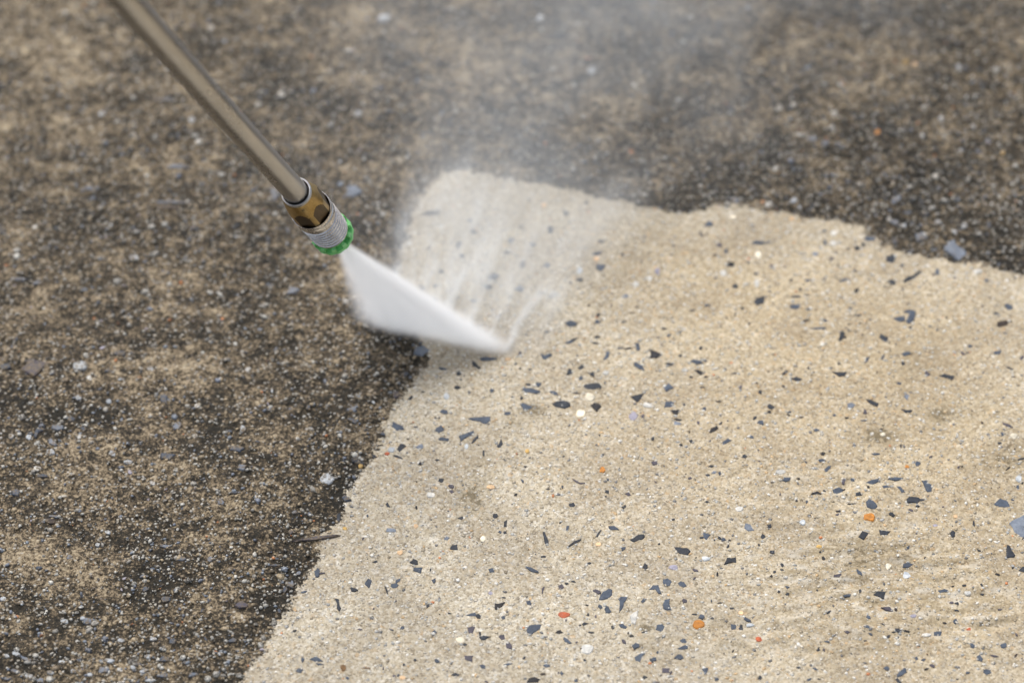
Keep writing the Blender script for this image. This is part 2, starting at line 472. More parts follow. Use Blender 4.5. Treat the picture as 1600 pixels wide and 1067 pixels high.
# ------------------------------------------------------------------ stone chips set in the concrete, one by one
SHADE = {'k': (.010, .010, .013), 'd': (.020, .025, .034), 'b': (.052, .068, .095), 'l': (.15, .175, .215), 'p': (.065, .058, .075), 'q': (.33, .31, .37),
         'w': (.54, .53, .49), 'v': (.44, .47, .49), 'c': (.66, .60, .47), 'o': (.48, .19, .03), 'y': (.50, .32, .10), 'a': (.62, .42, .24),
         'r': (.42, .10, .04), 'e': (.16, .085, .03), 'n': (.028, .018, .014)}
TILES = {
 (1200, 800): """598,145,62,50,10,d 730,123,72,34,0,d 632,30,68,46,5,o 1155,137,38,42,40,d 775,10,42,24,30,d 880,217,30,18,-40,b 878,320,72,30,-12,b
 437,395,55,22,-12,p 568,382,50,24,35,b 697,520,78,48,5,d 755,602,95,26,12,p 576,495,22,26,20,d 495,515,50,18,-8,b 628,650,34,24,10,b 1092,490,66,22,-6,b
 1335,460,26,20,40,d 1228,460,30,16,10,d 1340,505,24,18,0,d 1180,567,28,20,10,d 1178,608,36,12,10,d 1455,600,34,12,-8,p 1172,683,30,34,0,b 495,750,38,20,-8,p
 617,718,42,20,20,b 865,740,48,12,10,k 812,738,44,28,20,d 785,750,26,10,0,k 752,775,22,22,40,d 1062,750,48,36,10,b 1472,827,40,38,-20,b 1275,835,36,26,35,b
 1325,910,36,48,-10,b 1415,900,62,14,8,p 838,1002,80,32,-45,b 1372,995,52,34,15,b 740,973,38,24,15,b 297,975,40,18,8,b 190,973,28,14,5,d 315,855,26,20,0,d
 262,1040,40,16,-20,b 1250,998,30,16,0,b 930,907,20,28,0,b 972,915,32,20,0,b 27,243,32,26,20,d 8,80,30,34,20,d 348,285,28,24,30,k 326,247,16,14,0,k
 42,375,20,18,0,d 88,362,24,14,10,d 20,400,20,16,0,k 118,475,30,18,15,b 68,500,20,16,0,d 120,513,26,18,0,d 380,625,34,12,-30,d 1285,75,14,40,-10,d
 440,10,36,16,-30,p 1530,346,16,16,0,k 980,290,16,14,0,k 1155,462,18,12,0,k 870,385,50,44,0,v 753,333,42,40,0,c 320,212,36,22,0,y 905,655,42,22,0,q
 1255,727,26,18,0,r 990,762,60,24,0,w 1248,500,40,30,0,w 365,802,40,12,0,b 990,975,30,18,0,k 215,60,36,34,0,v 1045,85,30,18,0,q 1170,30,26,24,0,a""",
 (800, 800): """212,170,100,26,75,d 1213,150,48,42,15,b 1570,150,28,34,20,d 1322,167,30,24,0,b 635,98,66,26,0,b 346,100,24,30,0,b 833,337,34,36,15,d 1145,360,38,18,5,p
 1007,343,56,30,5,q 970,438,54,54,10,b 1065,450,56,34,15,b 530,492,54,24,20,p 600,600,44,50,0,b 552,585,30,32,0,b 308,460,36,30,10,p 383,430,34,12,5,d
 342,443,26,14,0,d 125,362,90,22,25,b 105,562,38,28,20,b 1078,552,32,30,0,p 1185,650,40,30,0,b 1140,637,36,10,0,d 1250,660,26,16,0,d 325,640,72,40,0,r
 1168,698,70,58,10,o 1545,788,44,30,10,r 468,850,80,60,0,w 297,747,54,24,0,k 458,692,40,24,-10,d 495,745,40,12,0,d 344,800,60,24,30,b 630,715,20,26,0,d
 745,768,36,16,-10,k 728,752,14,14,0,k 828,747,40,12,-10,d 773,830,46,42,0,b 700,805,44,22,50,p 1072,797,46,32,0,b 888,913,30,24,0,b 963,985,46,32,5,p
 832,1030,32,22,15,d 1550,1030,28,30,10,d 1282,1040,28,20,0,b 215,960,46,22,5,b 312,1005,26,34,0,b 455,920,22,16,0,d 1385,707,34,34,0,b 1432,717,28,44,10,d
 1375,598,28,12,0,d 1303,562,40,8,0,d 912,870,22,18,0,b 475,635,18,18,0,d 75,912,24,14,-30,d 195,278,32,14,0,d 480,315,36,14,0,d 697,228,28,24,0,b
 820,548,28,30,0,b 400,1048,26,20,0,b 540,200,34,24,0,a 1430,625,30,26,0,a 1212,288,50,28,0,v 1360,173,16,14,0,k 1492,698,50,22,0,v 300,68,14,12,0,k""",
 (400, 800): """382,375,36,60,10,b 612,485,54,26,15,d 700,445,46,60,0,b 865,460,48,34,0,b 885,428,50,20,-40,b 1015,363,62,38,0,b 1110,430,28,34,0,b 743,310,38,14,-15,d
 1280,40,38,26,10,d 1497,30,36,36,20,d 1525,130,24,18,0,b 1557,132,22,18,0,d 845,117,60,24,0,l 1470,362,40,28,0,b 1465,505,26,22,0,q 1388,648,40,28,20,d
 1212,632,26,12,0,d 1545,658,26,26,0,b 1340,735,42,48,20,p 1535,782,40,32,0,p 1580,832,38,48,0,p 1305,828,28,18,0,d 1327,912,52,36,5,p 1418,962,46,26,30,b
 1250,1015,56,26,5,d 1440,1058,30,16,0,p 1575,948,60,14,-10,b 915,720,28,20,0,b 648,732,32,14,0,p 375,918,90,30,5,b 400,950,50,14,5,b 293,922,22,34,0,b
 272,990,46,30,0,b 546,972,34,40,0,e 685,973,60,6,-5,e 1277,800,58,42,0,c 915,1030,36,24,0,a 900,255,34,28,0,a 1000,95,26,30,0,a 1418,172,32,38,0,c
 1075,585,22,28,0,d 925,948,18,18,0,d 995,920,18,16,0,d 1115,750,34,26,0,b 222,452,56,42,-10,l 182,485,30,40,0,b 130,330,100,18,0,b 220,130,40,34,0,p
 518,40,24,60,0,d 245,8,46,22,0,l 1192,165,36,24,0,l 555,105,24,20,0,y""",
 (1200, 533): """182,232,76,34,-12,d 106,192,46,18,-45,d 862,82,62,24,-15,b 618,120,50,22,-50,b 718,102,46,12,-60,b 843,142,26,24,20,d 1437,77,46,24,-10,b 1218,82,44,18,30,p
 993,200,38,26,50,p 1117,225,96,30,8,d 1265,35,30,22,0,b 1510,170,50,12,20,d 1588,105,30,30,0,p 818,265,32,20,0,b 865,355,34,40,0,l 520,397,54,36,-15,l
 600,493,46,10,0,b 18,407,48,28,15,d 8,440,24,20,0,k 213,470,32,10,0,d 138,437,20,14,0,b 415,457,22,14,0,b 305,547,36,20,0,b 342,740,52,24,5,b 375,788,54,24,-45,b
 540,645,26,12,0,b 830,655,14,34,10,d 1497,530,70,18,25,p 1467,585,26,26,0,b 1447,642,26,14,0,d 935,765,34,32,0,b 118,862,54,26,-3,b 190,857,26,14,10,k
 473,868,22,34,20,p 530,857,34,22,30,b 800,858,104,22,0,b 745,908,62,22,5,b 830,927,62,30,30,b 565,948,40,24,-10,d 525,1010,60,8,-5,k 1560,912,20,26,0,b
 1585,742,60,12,-15,d 1500,800,40,10,-40,k 890,1052,34,14,20,p 440,1058,34,12,0,k 730,1,40,14,0,b 628,908,18,16,0,k 1535,598,46,36,0,c 718,582,30,24,0,c
 870,785,26,20,0,o 180,993,16,12,0,k 243,1000,18,20,0,b 1245,77,20,12,0,d 95,280,22,16,0,d 445,142,22,14,0,d 675,700,60,14,0,b 80,815,60,30,0,w 1565,865,36,40,0,v""",
 (800, 533): """358,10,50,20,-20,b 518,13,60,14,8,d 727,45,44,14,-8,k 787,35,30,54,-20,b 680,45,50,8,0,b 795,162,86,28,30,b 980,148,56,18,15,d 1155,133,84,30,5,b
 1213,225,26,14,0,k 1118,228,26,14,0,d 357,200,22,50,20,d 430,168,38,34,0,d 430,236,30,26,0,b 1385,200,48,10,-5,d 120,312,116,30,5,b 103,275,36,14,0,d
 168,276,38,30,0,b 262,328,62,28,20,b 402,327,46,12,0,d 523,408,64,52,30,k 980,290,66,56,10,b 982,395,66,44,-10,b 1040,492,60,14,10,k 1035,517,46,26,10,l
 757,467,56,56,0,q 430,453,56,50,0,c 487,350,60,50,0,c 1342,625,66,24,-30,b 1555,500,42,28,10,b 1518,475,34,18,-40,d 1495,592,36,20,20,b 1200,423,26,24,0,b
 1118,627,24,24,0,d 1057,650,24,18,0,k 880,610,22,26,40,d 1452,717,34,26,10,d 890,762,42,26,10,p 1243,783,40,20,-15,d 1297,827,20,24,0,b 1112,855,26,18,0,p
 1262,820,34,16,0,l 595,938,34,22,25,d 725,953,42,24,5,p 375,1025,40,28,0,d 702,1037,34,18,-30,d 1220,1003,34,12,10,d 1550,315,24,24,0,d 1190,290,34,10,5,d
 86,792,32,12,0,k 568,712,16,14,0,d 323,725,14,14,0,d 22,965,22,18,0,k 225,930,28,10,0,d 565,805,36,38,0,o 95,695,26,24,0,y 1075,395,20,24,0,d 585,205,40,30,0,w
 1165,510,20,20,0,p 60,357,20,20,0,d 52,180,20,14,0,d 112,180,20,14,0,d 1050,92,22,16,0,d 850,400,60,30,10,w 1080,185,40,20,0,w 1420,1045,50,30,0,w""",
 (500, 533): """640,70,110,60,-20,l 1050,118,110,26,0,b 770,180,56,14,10,b 868,208,34,36,10,d 860,293,46,26,5,d 567,355,34,30,0,d 645,318,28,10,0,d 1073,315,24,28,30,b
 790,350,34,40,0,v 773,446,54,30,0,b 722,484,14,12,0,k 745,484,14,12,0,k 1172,455,42,22,0,b 748,560,50,44,-40,b 772,617,66,26,0,b 487,540,76,44,20,b
 508,670,60,44,-30,d 622,662,50,28,0,l 1022,708,14,44,5,d 240,750,84,56,15,d 325,722,70,26,10,d 915,660,24,34,0,v 735,747,30,12,0,d 758,875,36,30,-30,d
 818,912,38,24,0,p 822,948,30,22,0,p 693,967,50,32,0,w 425,1032,22,38,-20,d 165,997,60,40,30,b 45,870,84,66,0,v 200,435,64,34,0,l 205,510,70,30,20,b
 480,345,50,40,0,p 530,215,50,30,0,b 1265,878,26,14,40,b 1067,915,50,26,0,a 445,685,40,30,0,v 420,708,30,20,0,r 1175,120,40,20,0,a 255,790,30,26,0,y""",
 (1200, 300): """960,290,84,64,0,l 790,315,50,44,0,b 640,295,80,34,10,b 765,418,62,56,0,d 775,568,52,36,20,d 1057,503,24,42,0,b 490,545,90,20,-10,b 250,548,44,16,0,b
 146,548,22,30,0,d 555,612,28,34,30,k 175,652,62,14,0,d 243,641,30,12,0,k 203,605,22,18,0,d 165,712,62,30,0,b 820,795,74,36,-10,b 888,848,22,18,0,k
 1505,722,60,36,25,b 1470,825,80,34,-15,n 306,852,102,14,-3,b 463,897,34,66,10,d 722,913,54,28,30,d 240,798,56,14,-15,k 360,802,30,18,0,b 250,728,20,16,0,b
 1365,557,30,22,0,b 560,352,36,28,0,d 595,330,26,30,0,d 357,315,20,40,0,b 408,318,44,30,0,w 410,255,38,30,0,w 293,382,40,26,0,l 352,240,34,18,0,b
 427,378,24,16,0,p 397,415,28,24,0,p 1310,505,60,24,0,w 1425,762,36,18,0,d 1265,962,36,16,0,b 800,55,60,50,0,l 795,195,56,30,0,l 980,150,50,26,0,b
 1380,215,26,50,0,b 1165,255,26,40,-40,v 560,770,54,14,0,d 755,180,28,26,0,w 892,375,34,30,0,b 340,950,22,22,0,w 150,165,30,26,0,a
 848,218,30,28,0,v 1058,198,28,30,0,v 1225,222,34,30,0,v 720,460,26,22,0,w 160,50,40,30,0,v""",
 (850, 300): """1168,450,48,36,10,k 1027,198,66,36,0,b 1340,315,90,22,0,b 1137,367,26,26,0,b 1325,508,30,18,0,d 1120,507,40,36,0,w 1340,390,40,50,0,c 1193,585,34,28,0,d
 1422,462,26,26,0,p 983,272,34,20,0,p 1097,332,30,24,0,p 338,385,74,22,-15,b 353,478,56,48,0,b 220,552,46,24,0,d 353,312,38,22,0,b 40,240,36,44,0,b
 18,462,44,34,0,l 137,137,34,26,0,b 265,67,34,20,0,b 57,645,60,46,0,w 168,828,72,44,0,b 332,812,40,26,0,b 338,770,24,24,0,d 500,813,34,14,0,d 20,877,36,18,0,d
 178,928,80,16,-20,d 333,908,40,20,-10,d 320,944,62,12,8,d 706,495,30,40,0,q 505,650,44,26,0,l 1024,707,40,18,0,b 1240,725,22,20,0,d 925,740,44,14,0,d
 752,855,34,14,0,d 780,897,34,16,-20,b 980,975,24,24,0,d 223,492,32,40,0,v 1190,48,64,44,20,l 1407,80,50,34,0,w 490,395,20,16,0,d 1285,822,26,12,0,d
 575,575,36,26,0,w 330,420,36,26,0,a 660,540,30,26,0,w 1180,155,40,20,0,c 1330,570,30,50,0,w""",
 (0, 533): """215,165,170,120,0,p 30,160,80,40,0,b 500,162,84,56,0,v 540,92,40,26,0,w 745,85,80,36,-5,b 675,190,40,30,0,b 560,238,36,34,0,w 943,180,42,32,0,v 490,357,40,32,0,v
 365,547,80,36,10,l 325,632,72,36,40,l 315,690,50,38,0,v 447,495,50,30,0,b 520,555,40,30,0,b 1025,365,46,62,0,b 1105,538,66,46,-20,l 1050,725,90,40,10,b
 1480,685,90,36,0,b 1512,808,60,40,0,l 1232,405,36,30,0,w 1217,600,36,26,0,w 100,945,50,46,0,b 235,802,44,30,0,w 875,230,22,20,0,o 1380,1015,50,36,0,l
 290,460,50,18,0,k 755,785,50,18,0,b 815,825,30,26,0,q 1465,948,50,20,0,b 265,838,70,20,0,b 70,595,30,26,0,w 180,600,34,30,0,v 500,600,34,30,0,w 680,380,32,30,0,v
 1550,175,34,30,0,w 1520,560,34,40,0,v 700,705,40,34,0,v 955,890,30,26,0,w 800,758,50,24,0,v""",
 (0, 800): """340,32,70,16,0,l 310,62,76,34,0,n 548,680,56,42,0,l 1035,545,60,38,0,b 1512,578,90,50,0,p 1315,297,52,34,0,l 1130,290,70,30,0,l 1035,215,72,20,0,l
 650,990,66,36,0,l 435,287,36,26,0,l 1080,812,50,40,-40,b 1030,920,70,30,0,b 905,405,60,20,0,l 840,283,34,24,0,w 160,918,80,24,20,l 685,932,60,24,0,v
 860,945,60,30,0,b 1210,1025,60,26,0,l 245,357,44,22,0,b 925,905,44,24,0,v 1450,805,60,24,0,b 910,487,48,30,0,b 760,800,50,24,0,v 320,1005,50,26,0,v
 180,1030,50,34,0,v 250,1050,44,30,0,l 100,885,50,26,0,v 40,900,40,24,0,v 90,990,50,26,0,l 830,975,40,26,0,v 750,985,36,24,0,w 900,1000,50,24,0,v
 940,1050,70,20,0,v 1025,1020,44,26,0,l 390,940,44,24,0,v 495,925,40,30,0,b 400,680,50,24,0,v 130,570,34,26,0,v 20,540,40,26,0,v 520,660,36,26,0,v
 675,135,36,24,0,v 610,200,30,24,0,v 1155,940,34,24,0,b 1380,895,34,22,0,v 960,795,44,22,0,v 50,1040,50,22,0,l 560,1020,40,22,0,v 460,1000,34,22,0,v""",
 (1200, 50): """70,478,34,30,0,w 160,455,30,28,0,w 415,515,36,34,0,w 685,632,34,32,0,o 1468,760,26,24,0,y 275,668,60,40,0,l 360,702,50,40,0,l 430,700,36,28,0,l 570,955,32,28,0,w
 1100,660,28,26,0,w 955,655,36,32,0,v 1515,400,34,30,0,b 1080,555,30,28,0,v 50,855,34,30,0,w 145,375,30,26,0,b 500,940,34,28,0,b 385,970,34,28,0,b 850,760,34,28,0,b
 1280,600,32,30,0,v 1205,755,28,26,0,v 1045,910,30,26,0,w 860,190,40,30,0,y 920,200,40,30,0,a 1190,215,28,28,0,v""",
}
# photograph-scale entries (blurred far ground and the wet patch behind the jet)
LOOSE = """440,150,11,9,0,w 252,158,34,5,0,l 275,262,40,6,0,l 265,318,50,5,0,l 262,326,44,7,0,n 140,295,34,5,0,l 497,262,12,24,10,k 553,300,26,18,0,l 430,305,14,22,0,l
 30,437,26,6,0,l 62,443,24,5,0,l 4,360,14,18,0,d 310,225,9,8,0,w 458,452,20,14,0,l 925,113,14,12,0,v 673,333,30,7,0,d 741,362,11,9,0,d 717,385,10,14,0,d 798,376,12,9,0,l
 817,413,10,14,0,d 854,415,12,12,0,b 772,433,20,12,-20,b 811,451,16,12,0,l 690,425,9,8,0,d 680,448,8,7,0,d 734,345,8,6,0,b 885,333,10,6,0,b 862,358,8,8,0,b
 833,383,9,7,0,b 762,450,14,9,0,b 740,472,10,6,0,b 722,400,9,7,0,b 660,452,8,7,0,b 792,395,14,5,0,b 680,470,8,8,0,d 640,380,9,8,0,w 690,355,9,7,0,w 850,322,8,7,0,a
 300,190,10,8,0,v 160,180,10,8,0,v 210,405,14,8,0,v 560,180,11,9,0,v 600,30,20,12,0,v 330,45,8,8,0,w 845,30,12,9,0,v 540,470,10,8,0,w 570,430,9,8,0,a"""
POLYS = {
 (1200, 800): ["d 1495,205 1510,210 1545,270 1540,282 1490,288 1485,245", "d 1562,365 1590,340 1620,335 1620,375", "l 1505,75 1540,50 1600,20 1680,30 1700,120 1640,150 1570,165 1540,130",
               "d 795,1040 810,1030 845,1070 830,1080"],
 (800, 800): ["d 735,172 765,158 790,140 825,138 832,155 815,172 790,176 760,188", "d 1005,213 1030,215 1065,224 1095,222 1117,245 1100,270 1070,265 1025,245",
              "d 1345,280 1370,284 1400,275 1408,318 1375,310 1325,322", "l 1460,62 1490,70 1502,95 1518,110 1480,115 1452,95", "d 520,158 555,108 562,110 535,155",
              "d 348,212 400,182 432,165 435,172 402,192 355,216", "b 850,480 880,452 915,450 925,480 938,508 915,505 895,478", "b 540,545 570,490 605,470 628,480 625,515 600,535",
              "b 662,538 680,518 722,525 715,545 700,560 690,600 668,625 685,570", "b 940,575 955,540 990,532 985,570 998,610 970,610 945,600", "p 185,510 185,475 200,458 205,465 193,505",
              "w 735,640 790,605 780,660 770,700 745,690", "b 88,735 110,705 155,700 188,698 180,725 150,745 125,765 95,755", "b 665,695 690,688 722,710 712,722 680,715",
              "b 905,700 940,695 955,710 935,752 895,735", "b 1030,852 1080,825 1100,830 1100,850", "b 765,900 800,880 832,878 815,895 800,935 770,930", "b 1010,905 1040,878 1060,880 1075,905 1055,915",
              "b 1185,975 1228,968 1220,1000 1205,1018", "k 90,1067 105,1035 140,1028 175,1045 160,1067", "b 1445,640 1460,655 1495,675 1480,682 1450,668"],
 (400, 800): ["p 225,188 260,181 330,172 430,158 500,150 530,152 500,164 420,180 340,190 250,194", "d 490,540 520,540 522,575 532,600 520,620 505,600 508,565",
              "d 800,455 812,465 825,500 825,525 815,500", "d 958,315 985,290 1010,300 1015,330", "d 1210,235 1225,208 1258,205 1262,240", "d 1545,100 1550,65 1572,50 1568,100",
              "k 1490,605 1492,570 1520,570 1558,562 1540,590 1500,612", "b 1305,642 1350,630 1372,628 1380,650 1340,650", "d 1392,780 1420,770 1470,778 1430,800 1410,800"],
 (1200, 533): ["d 402,190 450,192 490,190 495,200 480,222 445,222", "d 612,360 640,365 695,390 685,410 650,398 620,375", "p 592,450 602,415 622,445 615,455", "d 825,425 905,432 890,450 860,452",
               "k 325,695 345,682 362,690 350,708 335,705", "b 612,878 650,860 700,850 690,875 655,893 630,890", "b 958,870 990,868 1000,885 1025,895 1022,945 995,945 975,905",
               "b 405,925 445,908 472,920 465,945 432,975 408,960", "k 262,960 275,945 310,935 335,950 335,962 305,948 285,955", "b 610,1000 630,980 660,995 685,1030 670,1050 620,1035",
               "d 865,990 880,972 940,975 955,985 1010,990 1008,1000 950,998 935,1015 868,1012", "b 1410,1025 1450,985 1495,1000 1518,1040 1440,1042"],
 (800, 533): ["b 180,80 205,95 245,80 252,95 210,122 190,120", "b 567,120 590,95 588,65 610,68 605,105 585,120", "k 857,50 885,60 942,88 905,110 850,112 868,90", "k 1132,180 1165,178 1190,190 1185,215 1155,200",
              "d 470,205 510,192 515,230 495,222", "d 438,285 460,272 545,265 560,285 555,302 500,305 450,300", "d 250,395 275,378 320,370 365,385 365,410 330,425 275,415",
              "b 50,395 80,390 135,415 90,440 70,435", "d 738,345 780,335 828,322 810,355 782,382", "k 985,430 1045,430 1035,462 1010,455", "k 1228,578 1245,545 1280,530 1290,545 1265,568",
              "p 373,860 410,882 460,890 430,895 385,875"],
 (500, 533): ["d 950,130 975,145 1015,180 990,185 955,165", "b 920,490 975,482 1065,475 1068,505 1035,525 1000,510", "b 865,600 900,585 965,562 978,578 930,600 880,632",
              "d 945,645 965,610 990,590 990,610 970,632", "d 1102,665 1125,630 1132,610 1145,650 1125,672", "d 455,720 485,722 520,740 520,748 485,738"],
 (1200, 300): ["l 1095,375 1120,340 1160,310 1180,345 1235,375 1245,430 1190,440 1140,400", "d 840,565 870,535 900,535 980,482 985,495 920,545 850,572",
               "b 820,740 880,730 925,745 915,800 885,825 860,815 890,775 870,748"],
 (850, 300): ["d 1308,690 1325,660 1355,655 1380,642 1375,695 1330,708"],
 (0, 533): ["b 210,600 225,550 270,535 285,550 250,570 225,610"],
}

rs = np.random.default_rng(77)
chips = []      # (area in photograph pixels, outline px list, shade)
seen = []


def add_chip(px, py, w_, h_, rot, sh):
    for (a, b_) in seen:
        if abs(a - px) < 3.0 and abs(b_ - py) < 2.5:
            return
    seen.append((px, py))
    stone = sh in 'dbkpln'
    n = int(rs.integers(4, 7)) if stone else int(rs.integers(6, 9))
    ang = (np.arange(n) + rs.uniform(-.30, .30, n) + rs.random()) / n * math.tau
    rr = rs.uniform(.72 if stone else .78, 1.25 if stone else 1.15, n)
    u, v = np.cos(ang) * rr, np.sin(ang) * rr
    uu, vv = [], []
    for i in range(n):                       # straight broken edges with one small nick each
        j = (i + 1) % n
        t_ = rs.uniform(.3, .7)
        dd = rs.uniform(-.16, .07) if stone else rs.uniform(.03, .12)
        mx, my = u[i] * (1 - t_) + u[j] * t_, v[i] * (1 - t_) + v[j] * t_
        uu += [u[i], mx * (1 + dd)]
        vv += [v[i], my * (1 + dd)]
    u, v = np.array(uu), np.array(vv)
    u = (u - (u.max() + u.min()) / 2) / np.ptp(u) * w_
    v = (v - (v.max() + v.min()) / 2) / np.ptp(v) * h_
    u, v = u * 1.08, v * 1.08
    c, s = math.cos(R(rot)), math.sin(R(rot))
    chips.append((w_ * h_ * .75, np.stack([px + u * c - v * s, py + u * s + v * c], 1), sh))


for (ox, oy), ls in POLYS.items():
    for l in ls:
        sh, *pts = l.split()
        p = np.array([[float(q) for q in k.split(',')] for k in pts]) / 4 + (ox, oy)
        # roughen long edges with an extra corner
        q = []
        for i in range(len(p)):
            a, b_ = p[i], p[(i + 1) % len(p)]
            q.append(a)
            L = np.hypot(*(b_ - a))
            if L > 6:
                nrm = np.array([-(b_ - a)[1], (b_ - a)[0]]) / L
                q.append((a + b_) / 2 + nrm * rs.uniform(-.08, .08) * L)
        p = np.array(q)
        seen.append(tuple(p.mean(0)))
        chips.append((float(np.ptp(p[:, 0]) * np.ptp(p[:, 1]) * .6), p, sh))
for (ox, oy), s_ in TILES.items():
    for e in s_.split():
        a = e.split(',')
        add_chip(ox + float(a[0]) / 4, oy + float(a[1]) / 4, float(a[2]) / 4, float(a[3]) / 4, float(a[4]), a[5])
for e in LOOSE.split():
    a = e.split(',')
    add_chip(*[float(v) for v in a[:5]], a[5])
chips.sort(key=lambda c: -c[0])
print('chips', len(chips))

M_chip, t, b = mk_mat('aggregate_stone')
g = G(t)
P = g.n('ShaderNodeNewGeometry').outputs['Position']
tc = g.attr('tint').outputs['Color']
nn = g.noise(P, 260, 4, .65)
col = g.mix(1.0, tc, g.ramp(nn, [(.3, (.62, .64, .68)), (.5, (1, 1, 1)), (.72, (1.6, 1.55, 1.5))]), 'MULTIPLY')
vein = g.noise(P, 420, 5, .75, .6)
col = g.mix(g.m('MULTIPLY', g.m('SUBTRACT', vein, .60, clamp=True), 3.2, clamp=True), col, (.30, .31, .32))
coat = g.attr('coat').outputs['Fac']
cn = g.noise(P, 520, 4, .75)
f = g.m('MULTIPLY', g.m('SUBTRACT', g.m('ADD', cn, g.m('MULTIPLY', coat, .4)), .66, clamp=True), 7.0, clamp=True)
col = g.mix(f, col, g.mix(g.noise(P, 800, 2, .5), (.03, .024, .017), (.24, .185, .12)))
g.put(b.inputs['Base Color'], col)
g.put(b.inputs['Roughness'], g.m('ADD', .38, g.m('MULTIPLY', nn, .35)))
b.inputs['Specular IOR Level'].default_value = .28
bp = g.n('ShaderNodeBump'); bp.inputs['Distance'].default_value = .0006; bp.inputs['Strength'].default_value = .7
g.put(bp.inputs['Height'], g.m('ADD', nn, g.m('MULTIPLY', vein, .5))); t.links.new(bp.outputs[0], b.inputs['Normal'])


def chip_geo(outline, sh):
    """a slab of stone set flush in the concrete: sunk skirt, broken rim, uneven facetted top"""
    x, y = ground_xy(outline[:, 0], outline[:, 1])
    cx, cy = x.mean(), y.mean()
    n = len(x)
    sdc, cmc = clean_mask(np.array([cx]), np.array([cy]))
    dirty = cmc[0] < .5
    hh = height(np.append(x, cx), np.append(y, cy), np.full(n + 1, cmc[0]))
    base = float(np.median(hh)) + (.00035 if dirty else .00017)
    size = math.sqrt(max(np.ptp(x) * np.ptp(y), 1e-9))
    dome = min(.07 * size, .10 * min(np.ptp(x), np.ptp(y)), .0004) * (1.6 if dirty else (1.0 if sh in 'wvcoyar' else .45))
    tilt = rs.uniform(-.05, .05, 2) * (2 if dirty else 1)
    V, F = [], []
    for k, (s, dz) in enumerate([(1.0, -.0016), (1.0, -.00018), (.86, dome * .6)]):
        for i in range(n):
            xx, yy = cx + (x[i] - cx) * s, cy + (y[i] - cy) * s
            z = base + dz + (tilt[0] * (xx - cx) + tilt[1] * (yy - cy) if k else 0) + (rs.uniform(-.3, .3) * dome if k == 2 else 0)
            V.append((xx - cx, yy - cy, z))
    V.append((rs.uniform(-.15, .15) * size, rs.uniform(-.15, .15) * size, base + dome * rs.uniform(.8, 1.2)))
    for k in range(2):
        for i in range(n):
            j = (i + 1) % n
            F.append((k * n + i, k * n + j, (k + 1) * n + j, (k + 1) * n + i))
    for i in range(n):
        F.append((2 * n + i, 2 * n + (i + 1) % n, 3 * n))
    return V, F, cx, cy, dirty


def chip_mesh(name, V, F, tint, coat):
    # outlines run clockwise seen from above when traced in the picture: fix by recomputing normals
    me = bpy.data.meshes.new(name)
    me.from_pydata(V, [], F)
    bm = bmesh.new(); bm.from_mesh(me); bmesh.ops.recalc_face_normals(bm, faces=bm.faces)
    up = sum(f.normal.z * f.calc_area() for f in bm.faces)
    if up < 0:
        bmesh.ops.reverse_faces(bm, faces=bm.faces)
    bm.to_mesh(me); bm.free()
    cattr(me, 'tint', np.asarray(tint))
    fattr(me, 'coat', np.asarray(coat))
    me.materials.append(M_chip)
    return me


rest_V, rest_F, rest_T, rest_C = [], [], [], []
n_dark = n_pale = 0
for k, (area, outl, sh) in enumerate(chips):
    V, F, cx, cy, dirty = chip_geo(outl, sh)
    tint = np.clip(np.array(SHADE[sh]) * rs.uniform(.85, 1.15), 0, .8)
    coat = (.55 if area < 260 or sh == 'p' else .30) if dirty else .04
    pale = sh in 'wvcoyarqe'
    if area > 45 and (n_pale if pale else n_dark) < 290:
        name = 'pebble' if pale else 'stone_chip'
        me = chip_mesh(name, V, F, np.tile(tint, (len(V), 1)), np.full(len(V), coat))
        o = bpy.data.objects.new(name, me)
        COL.objects.link(o)
        o.parent = ground
        o.location = (cx, cy, 0)
        if pale:
            n_pale += 1
        else:
            n_dark += 1
    else:
        off = len(rest_V)
        rest_V += [(v[0] + cx, v[1] + cy, v[2]) for v in V]
        rest_F += [tuple(i + off for i in f_) for f_ in F]
        rest_T += [tint] * len(V)
        rest_C += [coat] * len(V)
print('pieces', n_dark, n_pale)
# tiny fragments the photograph shows by the hundred
fx, fy = view_points(2600, 90)
fsd = signed_dist(fx, fy)
for i in range(len(fx)):
    clean = fsd[i] > .002
    if clean and rs.random() < .35:
        continue
    r0 = .00022 + .0009 * rs.random() ** 3.5
    n = 6
    an = (np.arange(n) + rs.uniform(-.3, .3, n)) / n * math.tau
    el = rs.uniform(.35, 1.0)
    ro = rs.uniform(0, math.pi)
    u, v = np.cos(an) * r0 * 1.4, np.sin(an) * r0 * el
    x, y = fx[i] + u * math.cos(ro) - v * math.sin(ro), fy[i] + u * math.sin(ro) + v * math.cos(ro)
    base = float(height(np.array([fx[i]]), np.array([fy[i]]), np.array([1.0 if clean else 0.0]))[0]) + .00025
    tint = np.array(SHADE[rs.choice(list('ddbkppnb' if clean else 'bblldvq'))]) * rs.uniform(.8, 1.2)
    off = len(rest_V)
    rest_V += [(x[q], y[q], base - .0006) for q in range(n)] + [(x[q], y[q], base) for q in range(n)] + [(fx[i], fy[i], base + .00012)]
    rest_F += [(off + q, off + (q + 1) % n, off + n + (q + 1) % n, off + n + q) for q in range(n)] + [(off + n + q, off + n + (q + 1) % n, off + 2 * n) for q in range(n)]
    rest_T += [tint] * (2 * n + 1)
    rest_C += [.04 if clean else .5] * (2 * n + 1)
me = chip_mesh('stone_fragments', rest_V, rest_F, rest_T, rest_C)
fr = bpy.data.objects.new('stone_fragments', me)
COL.objects.link(fr)
fr.parent = ground
fr['kind'] = 'stuff'
print('fragments', time.time() - T0)

